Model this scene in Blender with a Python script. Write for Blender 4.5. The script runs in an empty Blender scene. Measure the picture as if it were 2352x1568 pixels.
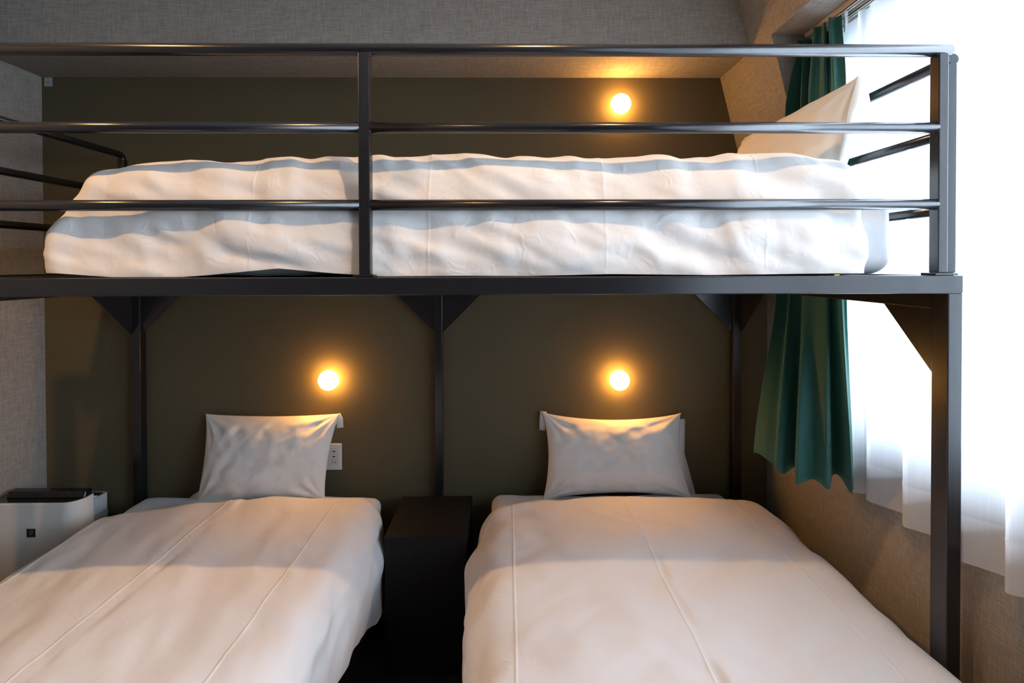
import bpy, bmesh, math, random
import numpy as np
from mathutils import Vector, Matrix, Euler
random.seed(7)
C = bpy.context.scene.collection
SC = bpy.context.scene

# ------------------------------------------------------------------ camera
F, W, H = 1111.0, 2352.0, 1568.0
VPX, VPY = 1164.0, 608.0            # where lines running into the room meet
yaw, pitch, roll = math.radians(0.62), math.radians(0.6), 0.0027
fwd = Vector((math.sin(yaw) * math.cos(pitch), math.cos(yaw) * math.cos(pitch), -math.sin(pitch)))
right = fwd.cross(Vector((0, 0, 1))).normalized()
up = right.cross(fwd)
r2 = right * math.cos(roll) - up * math.sin(roll)
u2 = right * math.sin(roll) + up * math.cos(roll)
right, up = r2, u2
EYE = 1.52                            # eye height above the floor; world z = 0 is the floor
cam_data = bpy.data.cameras.new('camera')
cam = bpy.data.objects.new('camera', cam_data)
C.objects.link(cam)
M = Matrix((right, up, -fwd)).transposed().to_4x4()
M.translation = Vector((0, 0, EYE))
cam.matrix_world = M
cam_data.sensor_width = 36.0
cam_data.lens = F / W * 36.0
d = Vector((0, 1, 0))
vx, vy = F * d.dot(right) / d.dot(fwd), F * d.dot(up) / d.dot(fwd)
PX, PY = VPX - vx, VPY + vy           # principal point
cam_data.shift_x = (W / 2 - PX) / W
cam_data.shift_y = -(H / 2 - PY) / W
cam_data.clip_start = 0.02
SC.camera = cam


def at(px, py, Y):
    """point of the plane y = Y (metres in front of the lens) seen at that place of the photograph"""
    v = fwd + right * ((px - PX) / F) - up * ((py - PY) / F)
    v = v * (Y / v.y)
    return Vector((v.x, Y, v.z + EYE))


# ------------------------------------------------------------------ light and exposure
SC.view_settings.view_transform = 'Standard'
SC.view_settings.look = 'None'
SC.view_settings.exposure = 0.0
SC.view_settings.gamma = 1.0
SC.view_settings.use_curve_mapping = False
SC.cycles.max_bounces = 10
SC.cycles.diffuse_bounces = 6
SC.cycles.transparent_max_bounces = 12
SC.cycles.caustics_reflective = False
SC.cycles.caustics_refractive = False
SC.cycles.sample_clamp_indirect = 6.0
SC.cycles.use_denoising = True
world = bpy.data.worlds.new('World')
SC.world = world
world.use_nodes = True
bgn = world.node_tree.nodes['Background']
bgn.inputs[0].default_value = (0.67, 0.82, 1.0, 1)
bgn.inputs[1].default_value = 24.0


def light(name, kind, loc, energy, color, **kw):
    l = bpy.data.lights.new(name, kind)
    l.energy = energy
    l.color = color
    for k, v in kw.items():
        setattr(l, k, v)
    o = bpy.data.objects.new(name, l)
    o.location = loc
    C.objects.link(o)
    return o


CEIL = EYE + 1.06
p = light('window_portal', 'AREA', (1.42, 0.45, EYE + 0.11), 1, (1, 1, 1), shape='RECTANGLE', size=1.5, size_y=2.6)
p.rotation_euler = (0, math.radians(90), 0)
p.data.cycles.is_portal = True
WARM = (1.0, 0.60, 0.27)
for nm, loc, e in (('downlight_lamp', (0.22, 0.69, CEIL - 0.03), 7.5), ('downlight_lamp_far', (-1.5, 0.69, CEIL - 0.03), 10.5)):
    o = light(nm, 'SPOT', loc, e * 4, WARM, shadow_soft_size=0.012, spot_size=math.radians(150), spot_blend=0.6)
    if nm.endswith('far'):
        o.data.color = (1.0, 0.54, 0.20)

# ------------------------------------------------------------------ materials


def new_mat(name):
    m = bpy.data.materials.new(name)
    m.use_nodes = True
    nt = m.node_tree
    return m, nt, nt.nodes['Principled BSDF']


def node(nt, t, **kw):
    n = nt.nodes.new(t)
    for k, v in kw.items():
        if isinstance(k, str) and k in n.inputs:
            n.inputs[k].default_value = v
        else:
            setattr(n, k, v)
    return n


def plain(name, col, rough=0.5, metal=0.0, spec=0.5, bump=0.0, bscale=300.0, coat=0.0):
    m, nt, b = new_mat(name)
    b.inputs['Base Color'].default_value = (*col, 1)
    b.inputs['Roughness'].default_value = rough
    b.inputs['Metallic'].default_value = metal
    b.inputs['Specular IOR Level'].default_value = spec
    b.inputs['Coat Weight'].default_value = coat
    tc = node(nt, 'ShaderNodeTexCoord')
    n = node(nt, 'ShaderNodeTexNoise', Scale=bscale, Detail=3.0)
    nt.links.new(tc.outputs['Object'], n.inputs['Vector'])
    mx = node(nt, 'ShaderNodeMix', data_type='RGBA')
    mx.inputs[0].default_value = 0
    ramp = node(nt, 'ShaderNodeMapRange')
    ramp.inputs[3].default_value = rough * 0.92
    ramp.inputs[4].default_value = min(1, rough * 1.08)
    nt.links.new(n.outputs[0], ramp.inputs[0])
    nt.links.new(ramp.outputs[0], b.inputs['Roughness'])
    nt.nodes.remove(mx)
    if bump:
        bp = node(nt, 'ShaderNodeBump', Strength=bump, Distance=0.001)
        nt.links.new(n.outputs[0], bp.inputs['Height'])
        nt.links.new(bp.outputs[0], b.inputs['Normal'])
    return m


def linen(name, c1, c2, axes, bump=0.35, streak=1.0):
    """woven wallpaper: two sets of irregular threads crossing; axes = the two in-plane axes"""
    m, nt, b = new_mat(name)
    b.inputs['Roughness'].default_value = 0.85
    b.inputs['Specular IOR Level'].default_value = 0.25
    tc = node(nt, 'ShaderNodeTexCoord')
    hs = []
    for k in range(2):
        mp = node(nt, 'ShaderNodeMapping')
        s = [40.0, 40.0, 40.0]
        s[axes[k]] = 420.0
        s[axes[1 - k]] = 22.0
        mp.inputs['Scale'].default_value = s
        nt.links.new(tc.outputs['Object'], mp.inputs['Vector'])
        n = node(nt, 'ShaderNodeTexNoise', Scale=1.0, Detail=3.0, Roughness=0.65)
        nt.links.new(mp.outputs[0], n.inputs['Vector'])
        hs.append(n)
    add = node(nt, 'ShaderNodeMath', operation='ADD')
    nt.links.new(hs[0].outputs[0], add.inputs[0])
    nt.links.new(hs[1].outputs[0], add.inputs[1])
    mr = node(nt, 'ShaderNodeMapRange')
    mr.inputs[1].default_value = 0.72
    mr.inputs[2].default_value = 1.28
    nt.links.new(add.outputs[0], mr.inputs[0])
    big = node(nt, 'ShaderNodeTexNoise', Scale=3.0, Detail=2.0)
    nt.links.new(tc.outputs['Object'], big.inputs['Vector'])
    mx = node(nt, 'ShaderNodeMix', data_type='RGBA')
    mx.inputs[6].default_value = (*c1, 1)
    mx.inputs[7].default_value = (*c2, 1)
    nt.links.new(mr.outputs[0], mx.inputs[0])
    nt.links.new(mx.outputs[2], b.inputs['Base Color'])
    bp = node(nt, 'ShaderNodeBump', Strength=bump, Distance=0.0012)
    nt.links.new(add.outputs[0], bp.inputs['Height'])
    nt.links.new(bp.outputs[0], b.inputs['Normal'])
    return m


def fabric(name, col, rough=0.9, crumple=0.5, weave=0.2, scale=9.0, stretch=(1, 1, 1), sheen=0.15):
    m, nt, b = new_mat(name)
    b.inputs['Base Color'].default_value = (*col, 1)
    b.inputs['Roughness'].default_value = rough
    b.inputs['Specular IOR Level'].default_value = 0.2
    b.inputs['Sheen Weight'].default_value = sheen
    tc = node(nt, 'ShaderNodeTexCoord')
    mp = node(nt, 'ShaderNodeMapping')
    mp.inputs['Scale'].default_value = stretch
    nt.links.new(tc.outputs['Object'], mp.inputs['Vector'])
    n1 = node(nt, 'ShaderNodeTexNoise', Scale=scale, Detail=5.0, Roughness=0.55, Distortion=0.9)
    n1.noise_type = 'RIDGED_MULTIFRACTAL' if hasattr(n1, 'noise_type') else n1.noise_type
    nt.links.new(mp.outputs[0], n1.inputs['Vector'])
    nf = node(nt, 'ShaderNodeTexNoise', Scale=scale * 4.2, Detail=3.0, Roughness=0.5, Distortion=1.6)
    nf.noise_type = 'RIDGED_MULTIFRACTAL'
    nt.links.new(mp.outputs[0], nf.inputs['Vector'])
    n2 = node(nt, 'ShaderNodeTexNoise', Scale=900.0, Detail=1.0)
    nt.links.new(tc.outputs['Object'], n2.inputs['Vector'])
    b1 = node(nt, 'ShaderNodeBump', Strength=crumple, Distance=0.007)
    nt.links.new(n1.outputs[0], b1.inputs['Height'])
    b2 = node(nt, 'ShaderNodeBump', Strength=weave, Distance=0.0008)
    nt.links.new(n2.outputs[0], b2.inputs['Height'])
    b3 = node(nt, 'ShaderNodeBump', Strength=crumple, Distance=0.0022)
    nt.links.new(nf.outputs[0], b3.inputs['Height'])
    nt.links.new(b1.outputs[0], b3.inputs['Normal'])
    nt.links.new(b3.outputs[0], b2.inputs['Normal'])
    nt.links.new(b2.outputs[0], b.inputs['Normal'])
    return m


def emit(name, col, strength):
    m, nt, b = new_mat(name)
    b.inputs['Base Color'].default_value = (0.9, 0.88, 0.84, 1)
    b.inputs['Emission Color'].default_value = (*col, 1)
    b.inputs['Emission Strength'].default_value = strength
    return m


MAT = {}
PAPER1, PAPER2 = (0.22, 0.205, 0.188), (0.41, 0.385, 0.35)
MAT['paper_x'] = linen('linen_wallpaper_facing', PAPER1, PAPER2, (0, 2))
MAT['paper_y'] = linen('linen_wallpaper_side', PAPER1, PAPER2, (1, 2))
MAT['paper_z'] = linen('linen_wallpaper_ceiling', PAPER1, PAPER2, (0, 1))
MAT['olive'] = plain('olive_wallpaper', (0.108, 0.091, 0.052), 0.75, spec=0.3, bump=0.35, bscale=420)
MAT['floor'] = plain('dark_carpet', (0.02, 0.018, 0.017), 0.95, bump=0.6, bscale=600)
MAT['steel'] = plain('black_powder_coated_steel', (0.011, 0.011, 0.013), 0.24, spec=0.68, bump=0.0, bscale=3)
MAT['ceiling'] = plain('white_painted_ceiling', (0.72, 0.71, 0.69), 0.9, spec=0.2, bump=0.2, bscale=200)
MAT['black_wood'] = plain('black_laminate', (0.012, 0.011, 0.011), 0.5, spec=0.25, bump=0.05, bscale=200)
MAT['base'] = plain('black_bed_base_fabric', (0.012, 0.012, 0.013), 0.9, bump=0.3, bscale=700)
MAT['duvet'] = fabric('white_cotton_duvet', (0.78, 0.775, 0.78), crumple=0.35, scale=5.0)
MAT['duvet_up'] = fabric('white_cotton_duvet_crumpled', (0.76, 0.735, 0.705), crumple=0.55, scale=5.5)
MAT['sheet'] = fabric('white_fitted_sheet', (0.72, 0.73, 0.74), crumple=0.35, scale=7.0)
MAT['pillow'] = fabric('white_pillow_cotton', (0.80, 0.79, 0.77), crumple=0.35, scale=6.0)
MAT['cream_pillow'] = fabric('cream_pillow_cotton', (0.82, 0.79, 0.72), crumple=0.3, scale=6.0)
MAT['white_plastic'] = plain('white_plastic', (0.70, 0.69, 0.66), 0.4)
MAT['grey_plastic'] = plain('light_grey_plastic', (0.55, 0.56, 0.56), 0.4)
MAT['black_gloss'] = plain('glossy_black_plastic', (0.008, 0.008, 0.010), 0.15, coat=0.4)
MAT['black_matt'] = plain('matt_black_plastic', (0.01, 0.01, 0.012), 0.5)
MAT['dot'] = plain('silver_print', (0.6, 0.6, 0.6), 0.4)
MAT['lamp'] = emit('lamp_globe_glow', (1.0, 0.44, 0.09), 100.0)
MAT['lamp_ring'] = emit('lamp_rim_glow', (1.0, 0.42, 0.07), 60.0)
MAT['lamp_base'] = plain('white_lamp_base', (0.75, 0.70, 0.60), 0.4)
MAT['alu'] = plain('brushed_aluminium', (0.62, 0.63, 0.62), 0.35, metal=0.6)
MAT['track'] = plain('cream_enamelled_track', (0.62, 0.58, 0.50), 0.35)
MAT['clear'] = plain('translucent_hook_plastic', (0.8, 0.8, 0.8), 0.3)
MAT['print_green'] = plain('faded_green_print', (0.12, 0.22, 0.16), 0.6)
MAT['print_grey'] = plain('grey_print', (0.25, 0.26, 0.27), 0.6)
MAT['label'] = plain('paper_label', (0.45, 0.47, 0.45), 0.5)
MAT['yellow'] = plain('yellow_tag', (0.6, 0.45, 0.05), 0.6)


def green_mat():
    m, nt, b = new_mat('green_curtain_fabric')
    b.inputs['Base Color'].default_value = (0.026, 0.125, 0.100, 1)
    b.inputs['Roughness'].default_value = 0.75
    b.inputs['Sheen Weight'].default_value = 0.4
    b.inputs['Sheen Roughness'].default_value = 0.4
    b.inputs['Sheen Tint'].default_value = (0.5, 0.9, 0.8, 1)
    tc = node(nt, 'ShaderNodeTexCoord')
    n = node(nt, 'ShaderNodeTexNoise', Scale=1200.0, Detail=1.0)
    nt.links.new(tc.outputs['Object'], n.inputs['Vector'])
    bp = node(nt, 'ShaderNodeBump', Strength=0.2, Distance=0.0008)
    nt.links.new(n.outputs[0], bp.inputs['Height'])
    nt.links.new(bp.outputs[0], b.inputs['Normal'])
    tr = node(nt, 'ShaderNodeBsdfTranslucent')
    tr.inputs[0].default_value = (0.06, 0.30, 0.22, 1)
    mix = node(nt, 'ShaderNodeMixShader')
    mix.inputs[0].default_value = 0.12
    out = nt.nodes['Material Output']
    nt.links.new(b.outputs[0], mix.inputs[1])
    nt.links.new(tr.outputs[0], mix.inputs[2])
    nt.links.new(mix.outputs[0], out.inputs[0])
    return m


def lace_mat(name, see, thick):
    m, nt, b = new_mat(name)
    nt.nodes.remove(b)
    tc = node(nt, 'ShaderNodeTexCoord')
    mp = node(nt, 'ShaderNodeMapping')
    mp.inputs['Scale'].default_value = (700, 700, 5)
    nt.links.new(tc.outputs['Object'], mp.inputs['Vector'])
    n = node(nt, 'ShaderNodeTexNoise', Scale=1.0, Detail=2.0)
    nt.links.new(mp.outputs[0], n.inputs['Vector'])
    mr = node(nt, 'ShaderNodeMapRange')
    mr.inputs[1].default_value = 0.3
    mr.inputs[2].default_value = 0.7
    mr.inputs[3].default_value = max(0, see - 0.04)
    mr.inputs[4].default_value = see + 0.04
    nt.links.new(n.outputs[0], mr.inputs[0])
    df = node(nt, 'ShaderNodeBsdfDiffuse')
    df.inputs[0].default_value = (0.86, 0.86, 0.87, 1)
    tl = node(nt, 'ShaderNodeBsdfTranslucent')
    tl.inputs[0].default_value = (0.86, 0.87, 0.88, 1)
    tp = node(nt, 'ShaderNodeBsdfTransparent')
    m1 = node(nt, 'ShaderNodeMixShader')
    m1.inputs[0].default_value = thick
    nt.links.new(df.outputs[0], m1.inputs[1])
    nt.links.new(tl.outputs[0], m1.inputs[2])
    m2 = node(nt, 'ShaderNodeMixShader')
    nt.links.new(mr.outputs[0], m2.inputs[0])
    nt.links.new(m1.outputs[0], m2.inputs[1])
    nt.links.new(tp.outputs[0], m2.inputs[2])
    nt.links.new(m2.outputs[0], nt.nodes['Material Output'].inputs[0])
    return m


MAT['green'] = green_mat()
MAT['lace'] = lace_mat('sheer_white_voile', 0.30, 0.55)
MAT['lace_hem'] = lace_mat('doubled_voile_hem', 0.10, 0.5)


def glass_mat():
    m, nt, b = new_mat('window_glass')
    nt.nodes.remove(b)
    tp = node(nt, 'ShaderNodeBsdfTransparent')
    gl = node(nt, 'ShaderNodeBsdfGlossy')
    gl.inputs['Roughness'].default_value = 0.02
    fr = node(nt, 'ShaderNodeFresnel')
    mx = node(nt, 'ShaderNodeMixShader')
    nt.links.new(fr.outputs[0], mx.inputs[0])
    nt.links.new(tp.outputs[0], mx.inputs[1])
    nt.links.new(gl.outputs[0], mx.inputs[2])
    nt.links.new(mx.outputs[0], nt.nodes['Material Output'].inputs[0])
    return m


MAT['glass'] = glass_mat()

# ------------------------------------------------------------------ mesh helpers


def link(name, me, mat=None, parent=None, smooth=False):
    o = bpy.data.objects.new(name, me)
    C.objects.link(o)
    if mat is not None:
        me.materials.append(mat)
    if parent is not None:
        o.parent = parent
        o.matrix_parent_inverse = Matrix.Translation(-Vector(parent.location)) if False else Matrix.Identity(4)
        o.location = -Vector(parent.location)
    if smooth:
        me.polygons.foreach_set('use_smooth', [True] * len(me.polygons))
    return o


def obj_bm(name, bm, mat, parent=None, smooth=False):
    me = bpy.data.meshes.new(name)
    bmesh.ops.recalc_face_normals(bm, faces=bm.faces)
    bm.to_mesh(me)
    bm.free()
    return link(name, me, mat, parent, smooth)


def obj_data(name, verts, faces, mat, parent=None, smooth=True):
    me = bpy.data.meshes.new(name)
    me.from_pydata([tuple(v) for v in verts], [], faces)
    me.update()
    return link(name, me, mat, parent, smooth)


def thing(name, label, cat, loc=(0, 0, 0), group=None):
    o = bpy.data.objects.new(name, None)
    C.objects.link(o)
    o.location = loc
    o.empty_display_size = 0.05
    o['label'] = label
    o['category'] = cat
    if group:
        o['group'] = group
    return o


def tag(o, label, cat, group=None):
    o['label'] = label
    o['category'] = cat
    if group:
        o['group'] = group
    return o


def struct(o, label, cat='structure'):
    o['kind'] = 'structure'
    o['label'] = label
    o['category'] = cat
    return o


def add_box(bm, a, b, bevel=0.0, seg=2):
    x0, x1 = sorted((a[0], b[0]))
    y0, y1 = sorted((a[1], b[1]))
    z0, z1 = sorted((a[2], b[2]))
    vs = [bm.verts.new(v) for v in ((x0, y0, z0), (x1, y0, z0), (x1, y1, z0), (x0, y1, z0),
                                    (x0, y0, z1), (x1, y0, z1), (x1, y1, z1), (x0, y1, z1))]
    fs = [bm.faces.new([vs[i] for i in f]) for f in ((0, 3, 2, 1), (4, 5, 6, 7), (0, 1, 5, 4), (1, 2, 6, 5), (2, 3, 7, 6), (3, 0, 4, 7))]
    if bevel:
        es = {e for f in fs for e in f.edges}
        bmesh.ops.bevel(bm, geom=list(es), offset=bevel, segments=seg, affect='EDGES', profile=0.5)


def box(name, a, b, mat, parent=None, bevel=0.0, seg=2):
    bm = bmesh.new()
    add_box(bm, a, b, bevel, seg)
    return obj_bm(name, bm, mat, parent, smooth=False)


def prism(bm, pts, axis, t0, t1):
    """extrude a polygon; pts are the two other coordinates in order"""
    def mk(t):
        out = []
        for u, v in pts:
            c = {0: (t, u, v), 1: (u, t, v), 2: (u, v, t)}[axis]
            out.append(bm.verts.new(c))
        return out
    a, b = mk(t0), mk(t1)
    n = len(pts)
    bm.faces.new(a)
    bm.faces.new(list(reversed(b)))
    for i in range(n):
        bm.faces.new((a[i], b[i], b[(i + 1) % n], a[(i + 1) % n]))


def add_tube(bm, p0, p1, r, n=24, cap=True, bev=0.0):
    p0, p1 = Vector(p0), Vector(p1)
    ax = (p1 - p0).normalized()
    s = ax.orthogonal().normalized()
    t = ax.cross(s)
    L = (p1 - p0).length
    rings = [(0, r - bev), (bev, r), (L - bev, r), (L, r - bev)] if bev else [(0, r), (L, r)]
    prev = None
    first = None
    for dist, rr in rings:
        ring = [bm.verts.new(p0 + ax * dist + (s * math.cos(2 * math.pi * i / n) + t * math.sin(2 * math.pi * i / n)) * rr) for i in range(n)]
        if prev:
            for i in range(n):
                bm.faces.new((prev[i], prev[(i + 1) % n], ring[(i + 1) % n], ring[i])).smooth = True
        else:
            first = ring
        prev = ring
    if cap:
        bm.faces.new(list(reversed(first)))
        bm.faces.new(prev)


def tube(name, p0, p1, r, mat, parent=None, bev=0.0):
    bm = bmesh.new()
    add_tube(bm, p0, p1, r, bev=bev)
    return obj_bm(name, bm, mat, parent)


def sweep(name, pts, r, mat, parent=None, n=20):
    """round tube through a list of points"""
    bm = bmesh.new()
    pts = [Vector(q) for q in pts]
    prev = None
    ref = None
    first = None
    for i, q in enumerate(pts):
        tan = (pts[min(i + 1, len(pts) - 1)] - pts[max(i - 1, 0)]).normalized()
        if ref is None:
            ref = tan.orthogonal().normalized()
        ref = (ref - tan * ref.dot(tan)).normalized()
        b = tan.cross(ref)
        ring = [bm.verts.new(q + (ref * math.cos(2 * math.pi * k / n) + b * math.sin(2 * math.pi * k / n)) * r) for k in range(n)]
        if prev:
            for k in range(n):
                bm.faces.new((prev[k], prev[(k + 1) % n], ring[(k + 1) % n], ring[k])).smooth = True
        else:
            first = ring
        prev = ring
    bm.faces.new(list(reversed(first)))
    bm.faces.new(prev)
    return obj_bm(name, bm, mat, parent)


# numpy value noise ---------------------------------------------------


def _h(ix, iy, seed):
    n = (ix.astype(np.int64) * 374761393 + iy.astype(np.int64) * 668265263 + seed * 1442695041) & 0x7fffffff
    n = ((n ^ (n >> 13)) * 1274126177) & 0x7fffffff
    n = n ^ (n >> 16)
    return (n & 0xffff) / 65535.0


def vn(x, y, seed=0):
    ix, iy = np.floor(x), np.floor(y)
    fx, fy = x - ix, y - iy
    fx = fx * fx * fx * (fx * (fx * 6 - 15) + 10)
    fy = fy * fy * fy * (fy * (fy * 6 - 15) + 10)
    a = _h(ix, iy, seed)
    b = _h(ix + 1, iy, seed)
    c = _h(ix, iy + 1, seed)
    e = _h(ix + 1, iy + 1, seed)
    return (a * (1 - fx) + b * fx) * (1 - fy) + (c * (1 - fx) + e * fx) * fy - 0.5


def fbm(x, y, seed=0, oct=3):
    s, a = 0, 1.0
    for k in range(oct):
        s = s + a * vn(x * 2 ** k, y * 2 ** k, seed + k * 17)
        a *= 0.5
    return s


def ridged(x, y, seed=0):
    """soft creases: sharp at the crest"""
    n = vn(x, y, seed) * 2
    return 1 - np.sqrt(n * n + 0.004) * 2


def streaks(u, v, ang, fu, fv, seed):
    """noise drawn out along a direction (radians): long folds"""
    c, s = math.cos(ang), math.sin(ang)
    a = u * c + v * s
    b = -u * s + v * c
    a = a + 0.15 * vn(b * 3, a * 3, seed + 5)
    return fbm(a * fu, b * fv, seed, 2)


def smoothstep(e0, e1, x):
    t = np.clip((x - e0) / (e1 - e0), 0, 1)
    return t * t * (3 - 2 * t)


def rbox(half, r, step, open_bottom=False, extra=()):
    """surface of a rounded box as a fine grid: returns verts (n,3) and quads"""
    hx, hy, hz = half
    key = {}
    verts = []
    faces = []

    def lin(h):
        n = max(2, int(round(2 * h / step)))
        base = list(np.linspace(-h, h, n + 1))
        ex = [(-h + r * t) for t in (0.08, 0.2, 0.35, 0.55, 0.8)] + [(h - r * t) for t in (0.08, 0.2, 0.35, 0.55, 0.8)]
        inner = [b for b in base if abs(b) < h - r]
        return sorted(set([-h, h] + ex + inner))
    gx, gy, gz = lin(hx), lin(hy), lin(hz)
    add = [e + k * .0022 for e in extra for k in range(-3, 4)]
    gx = sorted(set([g for g in gx if all(abs(g - e) > .0088 for e in extra)] + add))

    def vid(p):
        k = (round(p[0], 6), round(p[1], 6), round(p[2], 6))
        if k not in key:
            key[k] = len(verts)
            q = [max(-(h - r), min(h - r, c)) for c, h in zip(p, half)]
            if open_bottom and p[2] < 0:
                q[2] = p[2]
            dd = [c - e for c, e in zip(p, q)]
            L = math.sqrt(sum(t * t for t in dd)) or 1
            verts.append([e + t / L * r for e, t in zip(q, dd)])
        return key[k]

    def face(ga, gb, fn, flip):
        for i in range(len(ga) - 1):
            for j in range(len(gb) - 1):
                q = [vid(fn(ga[i], gb[j])), vid(fn(ga[i + 1], gb[j])), vid(fn(ga[i + 1], gb[j + 1])), vid(fn(ga[i], gb[j + 1]))]
                faces.append(q[::-1] if flip else q)
    face(gx, gy, lambda a, b: (a, b, hz), False)
    if not open_bottom:
        face(gx, gy, lambda a, b: (a, b, -hz), True)
    face(gx, gz, lambda a, b: (a, -hy, b), False)
    face(gx, gz, lambda a, b: (a, hy, b), True)
    face(gy, gz, lambda a, b: (-hx, a, b), True)
    face(gy, gz, lambda a, b: (hx, a, b), False)
    return np.array(verts), faces


def soft_obj(name, V, faces, mat, parent=None, disp=None, sub=0):
    me = bpy.data.meshes.new(name)
    me.from_pydata(V.tolist(), [], faces)
    me.update()
    if disp is not None:
        n = np.zeros(len(V) * 3)
        me.vertices.foreach_get('normal', n)
        n = n.reshape(-1, 3)
        V2 = V + n * disp(V, n)[:, None]
        me.vertices.foreach_set('co', V2.ravel())
        me.update()
    return link(name, me, mat, parent, smooth=True)


# ------------------------------------------------------------------ the room
YW = 2.128                       # back wall
XL = at(101, 600, YW).x          # left wall
XR = at(1762, 900, YW).x         # right wall, upright part
SOF = at(900, 178, YW).z         # underside of the soffit
YS = 1.86                        # front of the soffit
KNEE = EYE - 0.05


def slant(z):                    # inner face of the leaning wall above the knee
    x_top = at(1654, 182, YW).x
    return x_top + (XR - x_top) * (SOF - z) / (SOF - KNEE)


YJ = 1.717                       # jamb of the window recess
YB, YN = -2.6, -0.75             # wall behind the camera, near end of the window
SILL = EYE - 0.60
bm = bmesh.new(); add_box(bm, (XL - .1, YB - .1, -.1), (1.6, YW + .1, 0))
struct(obj_bm('floor', bm, MAT['floor']), 'dark carpet floor under the two low beds', 'floor')
bm = bmesh.new(); add_box(bm, (XL - .1, YB - .1, CEIL), (1.6, YW + .1, CEIL + .1))
struct(obj_bm('ceiling', bm, MAT['ceiling']), 'ceiling above the bunk bed', 'ceiling')
bm = bmesh.new(); add_box(bm, (XL - .1, YW, 0), (1.6, YW + .1, CEIL))
struct(obj_bm('wall_back', bm, MAT['olive']), 'dark olive wall behind the beds', 'wall')
bm = bmesh.new(); add_box(bm, (XL - .1, YB, 0), (XL, YW, CEIL))
struct(obj_bm('wall_left', bm, MAT['paper_y']), 'grey woven wallpaper wall at the left', 'wall')
bm = bmesh.new(); add_box(bm, (XL, YB - .1, 0), (1.6, YB, CEIL))
struct(obj_bm('wall_front', bm, MAT['paper_x']), 'grey woven wallpaper wall opposite the beds', 'wall')
# soffit (dropped beam) along the back wall
o = box('soffit_underside_tmp', (0, 0, 0), (1, 1, 1), MAT['paper_x']); bpy.data.objects.remove(o)
bm = bmesh.new(); add_box(bm, (XL, YS, SOF), (slant(SOF) + .15, YW, CEIL))
me = bpy.data.meshes.new('trim_1'); bmesh.ops.recalc_face_normals(bm, faces=bm.faces); bm.to_mesh(me); bm.free()
sof = link('trim_1', me, MAT['paper_x'])
me.materials.append(MAT['paper_z'])
for f in me.polygons:
    if abs(f.normal.z) > .9:
        f.material_index = 1
struct(sof, 'dropped ceiling beam in grey woven wallpaper above the olive wall', 'beam')
# right wall: upright below, leaning above the knee, with the window recess cut out
OUT = 1.42
bm = bmesh.new()
full = [(XR, 0), (XR, KNEE), (slant(CEIL), CEIL), (OUT, CEIL), (OUT, 0)]
prism(bm, full, 1, YJ, YW)
prism(bm, full, 1, YB, YN)
prism(bm, [(XR, 0), (XR, SILL), (OUT, SILL), (OUT, 0)], 1, YN, YJ)
RC = SOF - 0.004                 # recess ceiling
prism(bm, [(slant(RC), RC), (slant(CEIL), CEIL), (OUT, CEIL), (OUT, RC)], 1, YN, YJ)
me = bpy.data.meshes.new('wall_right'); bmesh.ops.recalc_face_normals(bm, faces=bm.faces); bm.to_mesh(me); bm.free()
wr = link('wall_right', me, MAT['paper_y'])
me.materials.append(MAT['paper_x']); me.materials.append(MAT['paper_z'])
for f in me.polygons:
    if abs(f.normal.y) > .9:
        f.material_index = 1
    elif abs(f.normal.z) > .9:
        f.material_index = 2
struct(wr, 'wallpapered wall with the window, leaning inwards above the upper bunk', 'wall')
# window
WX = 1.30
win = thing('window_1', 'bright window behind the sheer curtain', 'window', (WX, 0.4, SILL)); win['kind'] = 'structure'
bm = bmesh.new()
for a, b in (((WX - .03, YN, SILL), (WX + .05, YJ, SILL + .05)), ((WX - .03, YN, RC - .05), (WX + .05, YJ, RC)),
             ((WX - .03, YJ - .05, SILL + .05), (WX + .05, YJ, RC - .05)), ((WX - .03, YN, SILL + .05), (WX + .05, YN + .05, RC - .05))):
    add_box(bm, a, b, .003, 1)
obj_bm('window_frame', bm, MAT['alu'], win)
ym = (YJ + YN) / 2
for k, (y0, y1) in enumerate(((YN + .05, ym + .02), (ym - .02, YJ - .05))):
    bm = bmesh.new()
    x = WX + (0.0 if k else .025)
    z0, z1 = SILL + .05, RC - .05
    add_box(bm, (x - .01, y0, z0), (x + .01, y0 + .04, z1)); add_box(bm, (x - .01, y1 - .04, z0), (x + .01, y1, z1))
    add_box(bm, (x - .01, y0 + .04, z0), (x + .01, y1 - .04, z0 + .045)); add_box(bm, (x - .01, y0 + .04, z1 - .045), (x + .01, y1 - .04, z1))
    s = obj_bm('sash', bm, MAT['alu'], win)
    g = box('pane', (x - .002, y0 + .04, z0 + .045), (x + .002, y1 - .04, z1 - .045), MAT['glass'])
    g.parent = s; 

# ------------------------------------------------------------------ bunk bed
YF = 1.139                        # front face of the front beam
YB0 = 2.085                       # front face of the rear legs
ST = MAT['steel']
beamT, beamB = at(1164, 635.8, YF).z, at(1164, 677.6, YF).z
XE = at(2213.5, 654, YF).x        # right end of the frame
XB0 = at(284, 500, 2.05).x - 0.05     # left end of the frame
bunk = thing('bunk_bed', 'black steel loft bunk frame with round guard rails spanning both low beds', 'bunk bed', (0, YF, 0))
box('front_beam', (XB0, YF, beamB), (XE, YF + .05, beamT), ST, bunk, .0025)
sideB = at(2139, 709, 1.187).z
xi = at(2141, 715, 1.187).x
box('side_beam', (xi, YF + .05, sideB), (XE, YB0 + .03, beamT), ST, bunk, .002)
box('side_beam', (XB0, YF + .05, sideB), (XB0 + .036, YB0 + .03, beamT), ST, bunk, .002)
box('rear_beam', (XB0 + .036, YB0 - .01, sideB), (xi, YB0 + .03, beamT), ST, bunk, .002)
legs = []


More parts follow.
